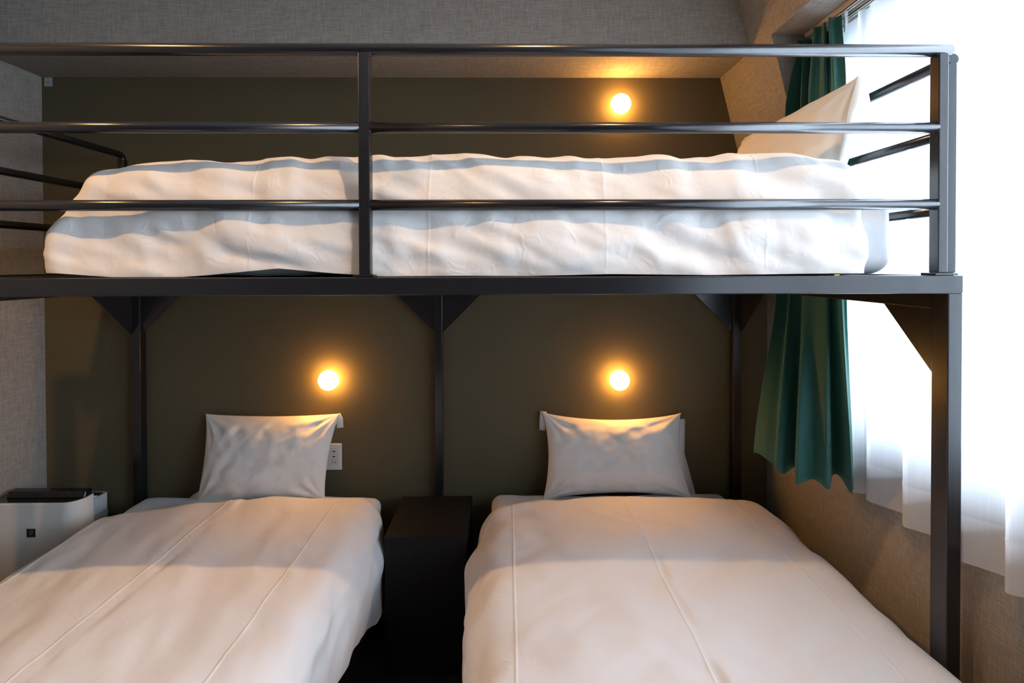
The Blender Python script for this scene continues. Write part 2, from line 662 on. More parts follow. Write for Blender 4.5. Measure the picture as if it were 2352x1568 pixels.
def leg(x0, x1, y0, y1, top):
    box('leg', (x0, y0, 0), (x1, y1, top), ST, bunk, .0025)


leg(at(2178, 900, YF).x, at(2211.5, 900, YF).x, YF + .001, YF + .047, beamB)
leg(XB0 + .0, XB0 + .036, YF + .001, YF + .047, beamB)
rl = []
for a, b in ((302, 321.5), (998.5, 1016.5), (1684, 1703.5)):
    x0, x1 = at(a, 850, YB0).x, at(b, 850, YB0).x
    rl.append((x0, x1))
    leg(x0, x1, YB0, YB0 + .038, sideB)


def gusset(pts, axis, t):
    bm = bmesh.new()
    prism(bm, pts, axis, t, t + .005)
    obj_bm('gusset_plate', bm, ST, bunk)


gz = at(335, 767, YB0).z
gy = YB0 + .012
for i, (x0, x1) in enumerate(rl):
    g = sideB - gz
    if i < 2:
        gusset([(x1, sideB), (x1 + g, sideB), (x1, gz)], 1, gy)
    if i > 0:
        gusset([(x0, sideB), (x0 - g, sideB), (x0, gz)], 1, gy)
# plates that run along the side beams
gusset([(YB0, sideB), (YB0 - .205, sideB), (YB0, gz)], 0, rl[0][0])
gusset([(YB0, sideB), (YB0 - .205, sideB), (YB0, gz)], 0, rl[2][1] - .005)
fz = at(2141, 857, 1.187).z
gusset([(YF + .047, sideB), (YF + .047 + .155, sideB), (YF + .047, fz)], 0, xi + .001)
gusset([(YF + .047, sideB), (YF + .047 + .155, sideB), (YF + .047, fz)], 0, XB0 + .03)
# weld beads on the corner plates
wb = bmesh.new()
for xx in (rl[0][0], rl[2][1]):
    for k, zz in enumerate((sideB - .025, sideB - .085, sideB - .155)):
        for j in range(4):
            bmesh.ops.create_icosphere(wb, subdivisions=1, radius=.0035, matrix=Matrix.Translation((xx, YB0 - .001, zz + j * .005)))
# bed board the upper mattress lies on
box('bed_board', (XB0 + .036, YF + .05, beamT - .022), (xi, YB0 - .01, beamT - .004), MAT['black_wood'], bunk, .001)

# front guard
GP = YF + .012                    # front face of the guard posts
RT = at(1164, 114.5, GP + .012).z
railY = GP + .0125
rr_top = 0.0145
gr = rr_top
x_end = at(2183, 115, railY).x
tube('guard_rail', (XB0, railY, RT), (x_end, railY, RT), rr_top, ST, bunk, bev=.003)
mz = [at(1164, 293.5, railY).z, at(1164, 470.5, railY).z]
px_mid = (823, 849)
xm0, xm1 = at(822.5, 380, GP).x, at(849, 380, GP).x
xr0, xr1 = at(2156.5, 380, GP).x, at(2179, 380, GP).x
for z in mz:
    tube('guard_rail', (XB0, railY, z), (xm0 + .002, railY, z), .0132, ST, bunk)
    tube('guard_rail', (xm1 - .002, railY, z), (xr0 + .003, railY, z), .0132, ST, bunk)
ptop = RT - .010
for a, b in ((xm0, xm1), (xr0, xr1), (XB0 + .003, XB0 + .028)):
    o = box('guard_post', (a, GP, beamT + .006), (b, GP + .027, ptop), ST, bunk, .0022)
    # small weld collars
    for z in mz + [RT]:
        for sx in (a, b):
            if sx == b and a == xr0:
                continue
            c = Vector((sx, railY, z - (.012 if z != RT else .014)))
            for j in range(-2, 3):
                bmesh.ops.create_icosphere(wb, subdivisions=1, radius=.0028, matrix=Matrix.Translation(c + Vector((0, j * .004, abs(j) * .0012))))
    box('base_plate', (a - .012, GP - .006, beamT), (b + .010, GP + .036, beamT + .0065), ST, bunk, .0015)
obj_bm('weld_beads', wb, ST, bunk, smooth=True)['kind'] = 'stuff'
# side guard at the window end
SX = at(2190.5, 135, 1.172).x
SZ = at(2190.5, 135, 1.172).z
tube('guard_rail', (SX, 1.172, SZ), (SX, YB0 + .01, SZ - .005), .0136, ST, bunk, bev=.001)
rzr = [at(2060, 342, 1.30).z, at(2108, 488.5, 1.24).z]
# match the visible slopes: the rails run level into the room
zr1 = EYE + (SX - .0) * 0 + at(2135, 319, SX / at(2135, 319, 1).x).z - EYE
Y1 = SX / at(2135, 319, 1.0).x
zr1 = at(2135, 319, Y1).z
zr2 = at(2135, 487, Y1).z
for z in (zr1, zr2):
    tube('guard_rail', (SX, 1.19, z), (SX, YB0 + .01, z), .0126, ST, bunk)
px0 = at(2173, 300, 1.172).x
box('guard_post', (SX - .0125, 1.172, beamT + .006), (SX + .0095, 1.197, SZ - .010), ST, bunk, .002)
box('base_plate', (SX - .02, 1.166, beamT), (SX + .022, 1.206, beamT + .005), ST, bunk, .001)
box('guard_post', (SX - .0125, YB0 - .01, beamT + .006), (SX + .0125, YB0 + .015, SZ - .015), ST, bunk, .002)
# side guard at the far left
YE = 2.05
cl = at(281, 356, YE)
LX, LZ = cl.x, cl.z
zl = [LZ]
for (qx, qy) in ((100, 410.5), (60, 519.5)):
    Yq = LX / at(qx, qy, 1.0).x
    zl.append(at(qx, qy, Yq).z)
elbow = [(LX, YF + .04, LZ + .002)] + [(LX, YE - .035, LZ)] + [(LX, YE - .02 + .02 * math.sin(t) , LZ - .02 + .02 * math.cos(t)) for t in np.linspace(0, math.pi / 2, 7)] + [(LX, YE, LZ - .035)]
sweep('guard_rail', elbow, .0134, ST, bunk)
for z in zl[1:]:
    tube('guard_rail', (LX, YF + .04, z), (LX, YE + .0, z), .0130, ST, bunk)
box('guard_post', (LX - .0125, YE - .012, beamT), (LX + .0125, YE + .013, LZ - .02), ST, bunk, .002)
for x in (XB0 + .014,):
    pass

# ------------------------------------------------------------------ upper mattress, duvet, pillow
mx0, mx1 = -1.09, at(2072, 600, 1.20).x
my0, my1 = 1.205, 2.06
mb, mt = beamT - .002, at(2060, 440, 1.26).z
V, Fc = rbox(((mx1 - mx0) / 2, (my1 - my0) / 2, (mt - mb) / 2), .05, .02)
V += np.array([(mx0 + mx1) / 2, (my0 + my1) / 2, (mt + mb) / 2])


def d_matt(V, n, s=3):
    return .006 * streaks(V[:, 0] + V[:, 1], V[:, 2], 1.2, 14, 4, s) + .004 * fbm(V[:, 0] * 6 + V[:, 1] * 6, V[:, 2] * 9, s)


tag(soft_obj('mattress', V, Fc, MAT['sheet'], None, lambda V, n: d_matt(V, n) - .004), 'sheeted mattress on the upper bunk, its white end showing past the duvet', 'mattress', None)

# duvet: rounded box open below, then shaped
dx0, dx1 = -1.105, .885
dy0, dy1 = 1.169, 2.062
db = beamT + .0015
dt = EYE + .285
V, Fc = rbox(((dx1 - dx0) / 2, (dy1 - dy0) / 2, (dt - db) / 2), .048, .0105, open_bottom=True, extra=[q - (dx0 + dx1) / 2 for q in (-.62, -.19, .24, .63)])
V += np.array([(dx0 + dx1) / 2, (dy0 + dy1) / 2, (dt + db) / 2])
sil = [(150, 396), (215, 392), (300, 381), (400, 375), (500, 368), (650, 359), (800, 356), (870, 353), (1000, 356), (1100, 361), (1250, 361), (1400, 357), (1600, 353), (1700, 351), (1800, 357), (1900, 366), (1978, 377), (2050, 390)]
sx = np.array([(at(q, 360, 1.26).x) for q, _ in sil])
sr = np.array([(at(1164, r, 1.26).z - EYE) / 1.26 for _, r in sil])
x, y, z = V[:, 0], V[:, 1], V[:, 2]
h = (z - db) / (dt - db)
# front leans back as it rises
lean = .052 * h ** 2.2
fade = smoothstep(1.75, dy0, y)
y = y + lean * fade
ratio = np.interp(x, sx, sr)
topz = ratio * 1.275 + EYE
z = db + h * (topz - db) * (1 - .0 * fade)
# ends lean inwards towards the top
le = smoothstep(-.85, dx0, x)
x = x + le * np.interp(h, [0, .2, .41, .55, .75, 1], [-.026, -.036, -.030, -.003, .022, .055])
re = smoothstep(.6, dx1, x)
x = x + re * np.interp(h, [0, .3, .6, 1], [.012, .022, .018, .012])
V = np.stack([x, y, z], 1)


def d_up(V, n):
    x, z, y = V[:, 0], V[:, 2] - db, V[:, 1]
    t = smoothstep(0, .05, z)
    d = .016 * streaks(x, z * 1.5 + y * .6, 2.55, 3.0, 11, 11)
    d += .007 * streaks(x, z * 1.3, 2.75, 6, 22, 23) * (0.4 + smoothstep(.25, 0, z))
    d += .007 * streaks(x, z, 1.75, 3, 16, 31)
    d += .007 * ridged(x * 4 + z * 9, z * 3 - x * 1.5, 61) * smoothstep(-.1, .35, vn(x * 3, z * 4, 62))
    d += .0035 * ridged(x * 14 + z * 20, z * 9 - x * 5, 71) * smoothstep(-.1, .3, vn(x * 5, z * 8, 72))
    d += .004 * ridged(x * 9 + z * 6, z * 7 - x * 4, 41) * smoothstep(.35, .0, z)
    d += .010 * fbm(x * 3.1, z * 5 + y * 2, 51)
    # pressed creases running over the front
    for xc, tilt in ((-.62, .1), (-.19, .02), (.24, 0), (.63, .03)):
        d += .0007 * np.exp(-((x - xc) / .0032) ** 2)
    # scalloped hem pulls
    d *= (.35 + .65 * t)
    return np.minimum(d, .011)


duv = soft_obj('duvet', V, Fc, MAT['duvet_up'], None, d_up)
# wavy hem
me = duv.data
co = np.zeros(len(me.vertices) * 3); me.vertices.foreach_get('co', co); co = co.reshape(-1, 3)
hh = np.clip(1 - (co[:, 2] - db) / .06, 0, 1)
wav = np.interp(co[:, 0], [-1.2, -1.08, -.95, -.78, -.72, -.55, -.42, -.3, -.12, .05, .25, .5, .8, 1], [.012, .010, .0, .0, .004, .020, .008, .0, .001, 0, .004, .001, .004, .003])
co[:, 2] += hh * wav
me.vertices.foreach_set('co', co.ravel()); me.update()
m = duv.modifiers.new('sub', 'SUBSURF'); m.levels = 1; m.render_levels = 1
tag(duv, 'rumpled white duvet spread over the upper bunk', 'duvet')


def pillow(name, c, thick, mat, label, seed, nu=64, nv=44, bulge_dir=None, pinch=.35, back=1.0, sag=(.03, .02), flap=None, ears=.02):
    """c = corners (bottom-left, bottom-right, top-right, top-left); closed cushion with concave seams and dog ears"""
    c = [Vector(q) for q in c]
    n = ((c[1] - c[0]).cross(c[3] - c[0])).normalized()
    us = (1 - np.cos(np.linspace(0, math.pi, nu + 1))) / 2 * .55 + np.linspace(0, 1, nu + 1) * .45
    vs = (1 - np.cos(np.linspace(0, math.pi, nv + 1))) / 2 * .55 + np.linspace(0, 1, nv + 1) * .45
    verts, faces = [], []
    idx = {}
    cn = np.array([list(q) for q in c])
    eu = (cn[1] - cn[0]); eu /= np.linalg.norm(eu)
    ev = (cn[3] - cn[0]); ev /= np.linalg.norm(ev)
    N = np.array(list(n))
    for side in (1, -1):
        for j, v in enumerate(vs):
            for i, u in enumerate(us):
                border = i in (0, nu) or j in (0, nv)
                if border and side == -1:
                    idx[(side, i, j)] = idx[(1, i, j)]
                    continue
                p = cn[0] * (1 - u) * (1 - v) + cn[1] * u * (1 - v) + cn[2] * u * v + cn[3] * (1 - u) * v
                # edges pulled inwards between the corners
                p = p + eu * (sag[0] * (1 if u < .5 else -1) * abs(2 * u - 1) ** 3 * math.sin(math.pi * v) ** .7)
                p = p + ev * (sag[1] * (1 if v < .5 else -1) * abs(2 * v - 1) ** 3 * math.sin(math.pi * u) ** .7)
                a = 1 - abs(2 * u - 1) ** 2.6
                b = 1 - abs(2 * v - 1) ** 2.6
                t = (max(a, 0) * max(b, 0)) ** .55
                # fuller towards the bottom
                t *= (1.12 - .35 * v)
                du, dv = u * 3.1, v * 2.1
                A = lambda q: np.array([q])
                w = float(streaks(A(du), A(dv), .6, 2.6, 6, seed)[0]) * .011 * (1 - t * .4)
                w += float(fbm(A(du * 3), A(dv * 3), seed + 9)[0]) * .008
                # radial gathers near the corners
                for (cu, cv) in ((0, 0), (1, 0), (1, 1), (0, 1)):
                    ru, rv = (u - cu) * 1.5, (v - cv)
                    rad = math.hypot(ru, rv)
                    ang = math.atan2(abs(rv), abs(ru))
                    w += .007 * math.sin(ang * 13 + seed + cu * 2) * math.exp(-((rad - .22) / .16) ** 2)
                edge = 0 if border else min(1, 8 * min(u, 1 - u, v, 1 - v))
                p = p + N * side * (thick / 2 * t + w * edge * (1 if side == 1 else .5)) * (1 if side == 1 else back)
                idx[(side, i, j)] = len(verts)
                verts.append(p)
        for j in range(nv):
            for i in range(nu):
                q = [idx[(side, i, j)], idx[(side, i + 1, j)], idx[(side, i + 1, j + 1)], idx[(side, i, j + 1)]]
                if len(set(q)) == 4:
                    faces.append(q if side == 1 else q[::-1])
    o = obj_data(name, verts, faces, mat)
    tag(o, label, 'pillow')
    m = o.modifiers.new('sub', 'SUBSURF'); m.levels = 1; m.render_levels = 1
    return o


def flap_strip(name, pts_a, pts_b, mat, parent):
    """thin folded hem between two polylines"""
    n = len(pts_a)
    vs = list(pts_a) + list(pts_b)
    fs = [(i, i + 1, n + i + 1, n + i) for i in range(n - 1)]
    o = obj_data(name, [Vector(v) for v in vs], fs, mat)
    o.parent = parent
    m = o.modifiers.new('s', 'SOLIDIFY'); m.thickness = .003; m.offset = 0
    return o


# upper pillow, propped against the end rails
FT = at(1972, 173, 1.33)
BT = at(1694, 300, 1.93)
up_p = pillow('pillow', [(BT.x - .05, 1.93, EYE + .20), (FT.x - .05, 1.34, EYE + .20), (FT.x, 1.33, FT.z), (BT.x + .03, 1.93, FT.z - .01)],
              .17, MAT['cream_pillow'], 'cream white pillow propped up at the window end of the upper bunk', 5, back=.2, sag=(.015, .03))

flap_strip('case_hem', [at(1969, 175, 1.335), at(1951, 240, 1.335), at(1938, 300, 1.335), at(1925, 385, 1.335)],
           [at(1990, 192, 1.345), at(1998, 235, 1.35), at(1970, 300, 1.35), at(1942, 385, 1.35)], MAT['cream_pillow'], up_p)
tg = box('care_tag', at(1917, 633, 1.166), at(1927, 629.5, 1.168), MAT['yellow'])
tg.parent = duv
tg['label'] = 'tiny yellow care tag'

# ------------------------------------------------------------------ the two low beds
BZ = EYE - 0.977                    # mattress top


def low_bed(tagname, x0, x1, dxa, dxb, seed, creases, hemfn, bulge, headY, side_words, skew):
    xc = (x0 + x1) / 2
    bed = thing('bed_base', f'black low bed base under the {side_words} mattress', 'bed', (xc, 1.1, 0))
    bm = bmesh.new()
    add_box(bm, (x0 + .02, .17, .07), (x1 - .02, 2.075, BZ - .245), .008)
    obj_bm('base_box', bm, MAT['base'], bed)
    for ax in (x0 + .08, x1 - .14):
        for ay in (.25, 1.98):
            tube('leg', (ax, ay, 0), (ax, ay, .072), .022, MAT['black_matt'], bed)
    V, Fc = rbox(((x1 - x0) / 2, .97, .12), .045, .022)
    V += np.array([xc, 1.110, BZ - .12])
    tag(soft_obj('mattress', V, Fc, MAT['sheet'], None, lambda V, n: .007 * streaks(V[:, 0], V[:, 1] + V[:, 2], .5, 5, 9, seed) + .004 * fbm(V[:, 0] * 7, V[:, 1] * 7 + V[:, 2] * 5, seed + 1) - .003),
        f'mattress in a pale fitted sheet on the {side_words} low bed', 'mattress')
    # duvet
    top = BZ + .045
    bot = BZ - .33
    V, Fc = rbox(((dxb - dxa) / 2, (headY - .25) / 2, (top - bot) / 2), .085, .013, open_bottom=True, extra=[q - (dxa + dxb) / 2 for q in creases])
    V += np.array([(dxa + dxb) / 2, (headY + .25) / 2, (top + bot) / 2])
    x, y, z = V[:, 0].copy(), V[:, 1].copy(), V[:, 2].copy()
    # head end: the duvet lies flat on the mattress, so the end roll is thin there
    he = smoothstep(headY - .10, headY, y)
    intop = smoothstep(x0 - .0, x0 + .06, x) * smoothstep(x1, x1 - .06, x)
    z = np.where(intop > 0, np.maximum(z, z * (1 - intop) + intop * (BZ + .004)), z)
    y = y - np.interp(x, [dxa, dxa + .09, dxa + .38, dxb - .2, dxb - .08, dxb], skew) * smoothstep(1.35, headY, y)
    # crown
    u = (x - (dxa + dxb) / 2) / ((dxb - dxa) / 2)
    topm = smoothstep(BZ - .06, BZ + .02, z)
    z += topm * (.030 * (1 - u * u) - .02)
    # hem height along the sides
    hw = np.clip((BZ - .02 - z) / .31, 0, 1)
    z += hw * hemfn(x < (dxa + dxb) / 2, y)
    sgn = np.where(x < (dxa + dxb) / 2, -1.0, 1.0)
    side = smoothstep(BZ + .0, BZ - .12, z)
    x += sgn * side * bulge(x < (dxa + dxb) / 2, y, BZ - z)
    V = np.stack([x, y, z], 1)

    def disp(V, n):
        x, y, z = V[:, 0], V[:, 1], V[:, 2]
        sd = smoothstep(BZ + .02, BZ - .1, z)
        xx = x + (z - BZ) * np.where(x < (dxa + dxb) / 2, 1, -1)
        d = .017 * streaks(xx, y, seed * .37 + .6, 2.2, 5.5, seed + 20)
        d += .006 * streaks(xx, y, seed * .37 + .8, 5, 15, seed + 30)
        d += .006 * streaks(xx, y, 2.3, 4, 12, seed + 45)
        d += .004 * ridged(xx * 5 + y * 1.2, y * 3 - xx * 2, seed + 50) * smoothstep(-.2, .4, vn(xx * 2.3, y * 2.3, seed + 60))
        d += .007 * ridged(xx * 2.2 + y * 3.5, y * 1.2 - xx * .8, seed + 52) * smoothstep(-.15, .3, vn(xx * 2 + 5, y * 2, seed + 61))
        d += .0032 * ridged(xx * 9 + y * 10, y * 4 - xx * 4, seed + 53) * smoothstep(0, .3, vn(xx * 4 + 5, y * 4, seed + 62))
        d += sd * .014 * fbm(y * 9, z * 2, seed + 70)
        edge = np.clip(abs(x - (dxa + dxb) / 2) / ((dxb - dxa) / 2), 0, 1) ** 3
        d += .010 * edge * streaks(y, z + x, .2, 9, 3, seed + 80)
        for xc_ in creases:
            d += .0017 * np.exp(-((x - xc_) / .0028) ** 2) * smoothstep(BZ - .06, BZ, z)
        return d
    o = soft_obj('duvet', V, Fc, MAT['duvet'], None, disp)
    m = o.modifiers.new('sub', 'SUBSURF'); m.levels = 1; m.render_levels = 1
    tag(o, f'smooth white duvet with pressed creases on the {side_words} low bed', 'duvet')
    return bed


lx0, lx1 = at(322, 1170, 2.05).x, at(881, 1160, 2.06).x
rx0, rx1 = at(1129, 1170, 2.06).x, at(1664, 1170, 2.06).x
low_bed('left', lx0, lx1, lx0 - .035, lx1 + .03, 3, (at(551, 1156, 1.98).x, at(788, 1161, 1.98).x, at(551, 1156, 1.98).x - .42),
        lambda left, y: np.interp(y, [.2, 1.35, 1.5, 1.65, 1.75, 1.95], [.08, .10, .10, .06, .0, .04]),
        lambda left, y, dep: np.interp(y, [.2, 1.2, 1.5, 1.8, 1.95], [.0, .0, .01, .03, .01]) * np.where(left, .6, 1),
        2.005, 'left-hand', (.16, .12, .055, .0, .0, .04))
low_bed('right', rx0, rx1, rx0 - .03, at(2040, 1450, 1.32).x, 8, (at(1172, 1165, 1.95).x + .008, at(1420, 1165, 1.95).x + .008, at(1420, 1165, 1.95).x + .44),
        lambda left, y: np.interp(y, [.2, 1.4, 1.7, 1.95], [.02, .02, .05, .0]),
        lambda left, y, dep: np.where(left, np.interp(y, [.2, 1.3, 1.6, 1.72, 1.85, 1.95], [.02, .02, .035, .045, .02, .0]), .008),
        1.975, 'right-hand', (.05, .03, .0, .0, .025, .07))

lp = pillow('pillow', [at(448, 1157, 2.03), at(748, 1148, 2.03), at(783, 948, 2.10), at(471, 949, 2.10)], .15, MAT['pillow'],
            'white pillow with a folded corner standing against the wall below the left lamp', 2, sag=(.022, .012))
rp = pillow('pillow', [at(1243, 1152, 2.02), at(1592, 1147, 2.02), at(1566, 946, 2.10), at(1243, 944, 2.10)], .15, MAT['pillow'],
            'plump white pillow standing on the right-hand low bed below the right lower lamp', 4, sag=(.03, .034))
# tucked hems at the open ends of the cases
f = flap_strip('case_hem', [at(781, 948, 2.102), at(788, 962, 2.105), at(789, 981, 2.105)], [at(770, 955, 2.10), at(772, 968, 2.10), at(774, 983, 2.10)], MAT['pillow'], lp)
f = flap_strip('case_hem', [at(445, 1135, 2.07), at(428, 1150, 2.06), at(424, 1158, 2.05)], [at(470, 1120, 2.06), at(470, 1140, 2.05), at(470, 1159, 2.04)], MAT['pillow'], lp)
f = flap_strip('case_hem', [at(1241, 943, 2.105), at(1239, 965, 2.105), at(1239, 987, 2.105)], [at(1256, 946, 2.10), at(1254, 968, 2.10), at(1252, 988, 2.10)], MAT['pillow'], rp)
f = flap_strip('case_hem', [at(1573, 962, 2.105), at(1572, 1040, 2.10), at(1600, 1145, 2.07)], [at(1560, 962, 2.10), at(1556, 1040, 2.08), at(1560, 1146, 2.05)], MAT['pillow'], rp)

# ------------------------------------------------------------------ nightstand
YN0 = 1.772
NB = YB0 - .003
nt_top = at(1000, 1139, NB).z
nx0, nx1 = at(883, 1245, YN0).x, at(1071, 1244, YN0).x
ns = thing('nightstand', 'plain black nightstand box between the two low beds', 'nightstand', ((nx0 + nx1) / 2, 1.95, 0))
box('body', (nx0, YN0 + .002, .0), (nx1, NB, nt_top - .018), MAT['black_wood'], ns, .001)
box('top_panel', (nx0, YN0, nt_top - .0175), (nx1, NB, nt_top), MAT['black_wood'], ns, .0012)

# ------------------------------------------------------------------ wall lamps


def wall_lamp(px, py, label, tilt, group='small round wall lamps'):
    c = at(px, py, YW - .035)
    t = thing('wall_lamp', label, 'lamp', (c.x, YW, c.z))
    R = .0425
    tx, tz = tilt
    bm = bmesh.new()
    n = 48
    prev = None
    # base ring, then squat globe, turned about the y axis
    def ring(bm, y, r, ox=0, oz=0):
        return [bm.verts.new((c.x + ox + r * math.cos(2 * math.pi * i / n), y, c.z + oz + r * math.sin(2 * math.pi * i / n))) for i in range(n)]
    def lathe(prof, mat, nm):
        bm = bmesh.new(); prev = None
        for (y, r) in prof:
            dd = (YW - y)
            rg = ring(bm, y, r, tx * dd, tz * dd)
            if prev:
                for i in range(n):
                    bm.faces.new((prev[i], prev[(i + 1) % n], rg[(i + 1) % n], rg[i]))
            else:
                first = rg
            prev = rg
        bm.faces.new(first); bm.faces.new(prev)
        return obj_bm(nm, bm, mat, t, smooth=True)
    lathe([(YW, R * .66), (YW - .010, R * .66)], MAT['lamp_base'], 'lamp_base')
    lathe([(YW - .010, R * .80), (YW - .011, R * .93), (YW - .021, R)], MAT['lamp_ring'], 'glowing_rim')
    lathe([(YW - .0212, R * .995), (YW - .030, R), (YW - .036, R * .985), (YW - .042, R * .93), (YW - .047, R * .83), (YW - .051, R * .66), (YW - .054, R * .42), (YW - .055, R * .05)], MAT['lamp'], 'globe')


wall_lamp(1427, 237, 'glowing round wall lamp above the upper bunk', (0, 0))
wall_lamp(753, 874, 'glowing round wall lamp above the left-hand low bed', (0, 0))
wall_lamp(1424, 874, 'glowing round wall lamp above the right-hand low bed', (0, 0))

# ------------------------------------------------------------------ outlet and wall label
a, b = at(722, 1078, YW), at(786, 1017, YW)
out = thing('wall_outlet', 'white double wall outlet plate half hidden by the left pillow', 'outlet', ((a.x + b.x) / 2, YW, (a.z + b.z) / 2))
box('cover_plate', (a.x, YW - .008, a.z), (b.x, YW, b.z), MAT['white_plastic'], out, .0045, 3)


def pl(px0, py0, px1, py1, y0, y1, name, mat, bev=.0005, parent=out):
    q0, q1 = at(px0, py1, YW - .008), at(px1, py0, YW - .008)
    return box(name, (q0.x, y1, q0.z), (q1.x, y0, q1.z), mat, parent, bev, 1)


for x0, y0, x1, y1, nm in ((759.7, 1030, 774.8, 1054, 'usb_module'), (759.7, 1055, 774.8, 1066.5, 'socket'), (733, 1031, 754.5, 1072, 'switch_module')):
    pl(x0 - .5, y0 - .5, x1 + .5, y1 + .5, YW - .0082, YW - .0085, 'module_gap', MAT['print_grey'], 0)
    pl(x0, y0, x1, y1, YW - .0084, YW - .0096, nm, MAT['white_plastic'])
for yy in (1036, 1048):
    pl(764, yy - 1.4, 770.3, yy + 1.4, YW - .0095, YW - .0100, 'usb_port', MAT['black_matt'], 0)
for x0 in (764.0, 770.5):
    pl(x0, 1058, x0 + .9, 1063, YW - .0095, YW - .0100, 'slot', MAT['black_matt'], 0)
for x0, x1 in ((761, 766.5), (768, 773.5)):
    pl(x0, 1056.5, x1, 1065, YW - .0090, YW - .0098, 'contact_face', MAT['grey_plastic'], .0003)
for yy in (1040.6, 1042.6):
    pl(761.5, yy, 773, yy + .6, YW - .0095, YW - .0098, 'print_line', MAT['print_grey'], 0)

a, b = at(102.5, 198.5, YW), at(120.5, 178, YW)
st = thing('wall_label', 'tiny printed paper label stuck in the top left corner of the olive wall', 'label', ((a.x + b.x) / 2, YW, (a.z + b.z) / 2))
box('paper', (a.x, YW - .0015, a.z), (b.x, YW, b.z), MAT['label'], st, .0004, 1)
w, hgt = b.x - a.x, b.z - a.z
for fz_, x0, x1, mt_, th in ((.90, .1, .7, 'print_grey', .03), (.82, .1, .55, 'print_grey', .03), (.52, .06, .94, 'print_green', .07), (.32, .2, .8, 'print_grey', .03), (.24, .2, .8, 'print_grey', .03), (.12, .35, .75, 'print_grey', .04)):
    box('print_line', (a.x + w * x0, YW - .0019, a.z + hgt * (fz_ - th / 2)), (a.x + w * x1, YW - .0015, a.z + hgt * (fz_ + th / 2)), MAT[mt_], st)

# ------------------------------------------------------------------ air purifier
PY0 = 1.872
tz = at(100, 1156, PY0).z
PYB = 1.956
prx = at(213, 1140, PYB - .01).x
plx = XL + .002
ap = thing('air_purifier', 'white air purifier with a glossy black top in the left corner', 'air purifier', ((plx + prx) / 2, 2.0, 0))


def rounded_prism(bm, x0, x1, y0, y1, z0, z1, r, n=10, rb=.01):
    pts = []
    for cx, cy, a0, rad in ((x1 - r, y0 + r, -90, r), (x1 - rb, y1 - rb, 0, rb), (x0 + rb, y1 - rb, 90, rb), (x0 + r, y0 + r, 180, r)):
        for k in range(n + 1):
            t = math.radians(a0 + 90 * k / n)
            pts.append((cx + rad * math.cos(t), cy + rad * math.sin(t)))
    prism(bm, pts, 2, z0, z1)


bm = bmesh.new()
rounded_prism(bm, plx, prx, PY0, PYB, .03, tz, .058, rb=.008)
body = obj_bm('body', bm, MAT['white_plastic'], ap)
m = body.modifiers.new('b', 'BEVEL'); m.width = .003; m.segments = 2; m.limit_method = 'ANGLE'; m.angle_limit = math.radians(50)
bm = bmesh.new()
rounded_prism(bm, plx + .006, prx - .006, PY0 + .006, PYB - .004, tz - .001, tz + .0012, .052, rb=.006)
obj_bm('control_panel', bm, MAT['black_gloss'], ap)
# raised outlet louvre
rx1_ = at(202, 1132, 1.929).x
rx0_ = at(23, 1127, 1.929).x
bm = bmesh.new()
prism(bm, [(1.912, tz + .001), (1.920, tz + .024), (1.950, tz + .026), (1.950, tz + .001)], 0, rx0_, rx1_)
lv = obj_bm('outlet_louvre', bm, MAT['black_gloss'], ap)
m = lv.modifiers.new('b', 'BEVEL'); m.width = .004; m.segments = 3
bm = bmesh.new()
for k in range(14):
    xx = rx0_ + .02 + k * (rx1_ - rx0_ - .04) / 14
    add_box(bm, (xx, 1.9135, tz + .008), (xx + .004, 1.9175, tz + .014))
obj_bm('vent_fins', bm, MAT['black_matt'], lv)['kind'] = 'stuff'
bpy.data.objects['vent_fins'].location = (0, 0, 0)
# rear half with the water tank
tx1 = at(245, 1160, YW - .025).x
tzz = at(230, 1137, 2.08).z
bm = bmesh.new()
rounded_prism(bm, plx + .01, tx1, PYB + .001, YW - .012, .03, tzz - .075, .03)
rb_ = obj_bm('rear_housing', bm, MAT['grey_plastic'], ap)
bm = bmesh.new()
rounded_prism(bm, tx1 - .22, tx1 - .002, PYB + .002, YW - .013, tzz - .072, tzz, .028)
tk = obj_bm('water_tank', bm, MAT['white_plastic'], ap)
bm = bmesh.new()
rounded_prism(bm, tx1 - .21, tx1 - .012, PYB + .012, YW - .022, tzz - .001, tzz + .001, .02)
o = obj_bm('tank_recess', bm, MAT['black_matt'], ap)
bm = bmesh.new()
add_tube(bm, (at(205, 1143, 2.06).x, 2.06, tzz - .008), (at(219, 1143, 2.06).x, 2.06, tzz - .008), .015)
obj_bm('tank_handle', bm, MAT['white_plastic'], ap)
bm = bmesh.new()
prism(bm, [(2.062, tzz - .135), (2.085, tzz - .115), (2.085, tzz - .10), (2.062, tzz - .12)], 0, tx1 - .002, tx1 + .0008)
obj_bm('grip_slot', bm, MAT['black_matt'], ap)
# emblem: black square with a cluster of dots
e0, e1 = at(61.5, 1233.5, PY0), at(81.5, 1214, PY0)
em = box('emblem', (e0.x, PY0 - .0015, e0.z), (e1.x, PY0 + .001, e1.z), MAT['black_gloss'], ap, .0008, 1)
for dx, dy in ((.45, .30), (.60, .25), (.72, .30), (.40, .47), (.62, .47), (.50, .66)):
    cx_, cz_ = e0.x + (e1.x - e0.x) * dx, e1.z - (e1.z - e0.z) * dy
    bm = bmesh.new()
    add_tube(bm, (cx_, PY0 - .0018, cz_), (cx_, PY0 - .0012, cz_), .0013, n=10)
    o = obj_bm('dot', bm, MAT['dot'])
    o.parent = em
    o.location = Vector((0, 0, 0))

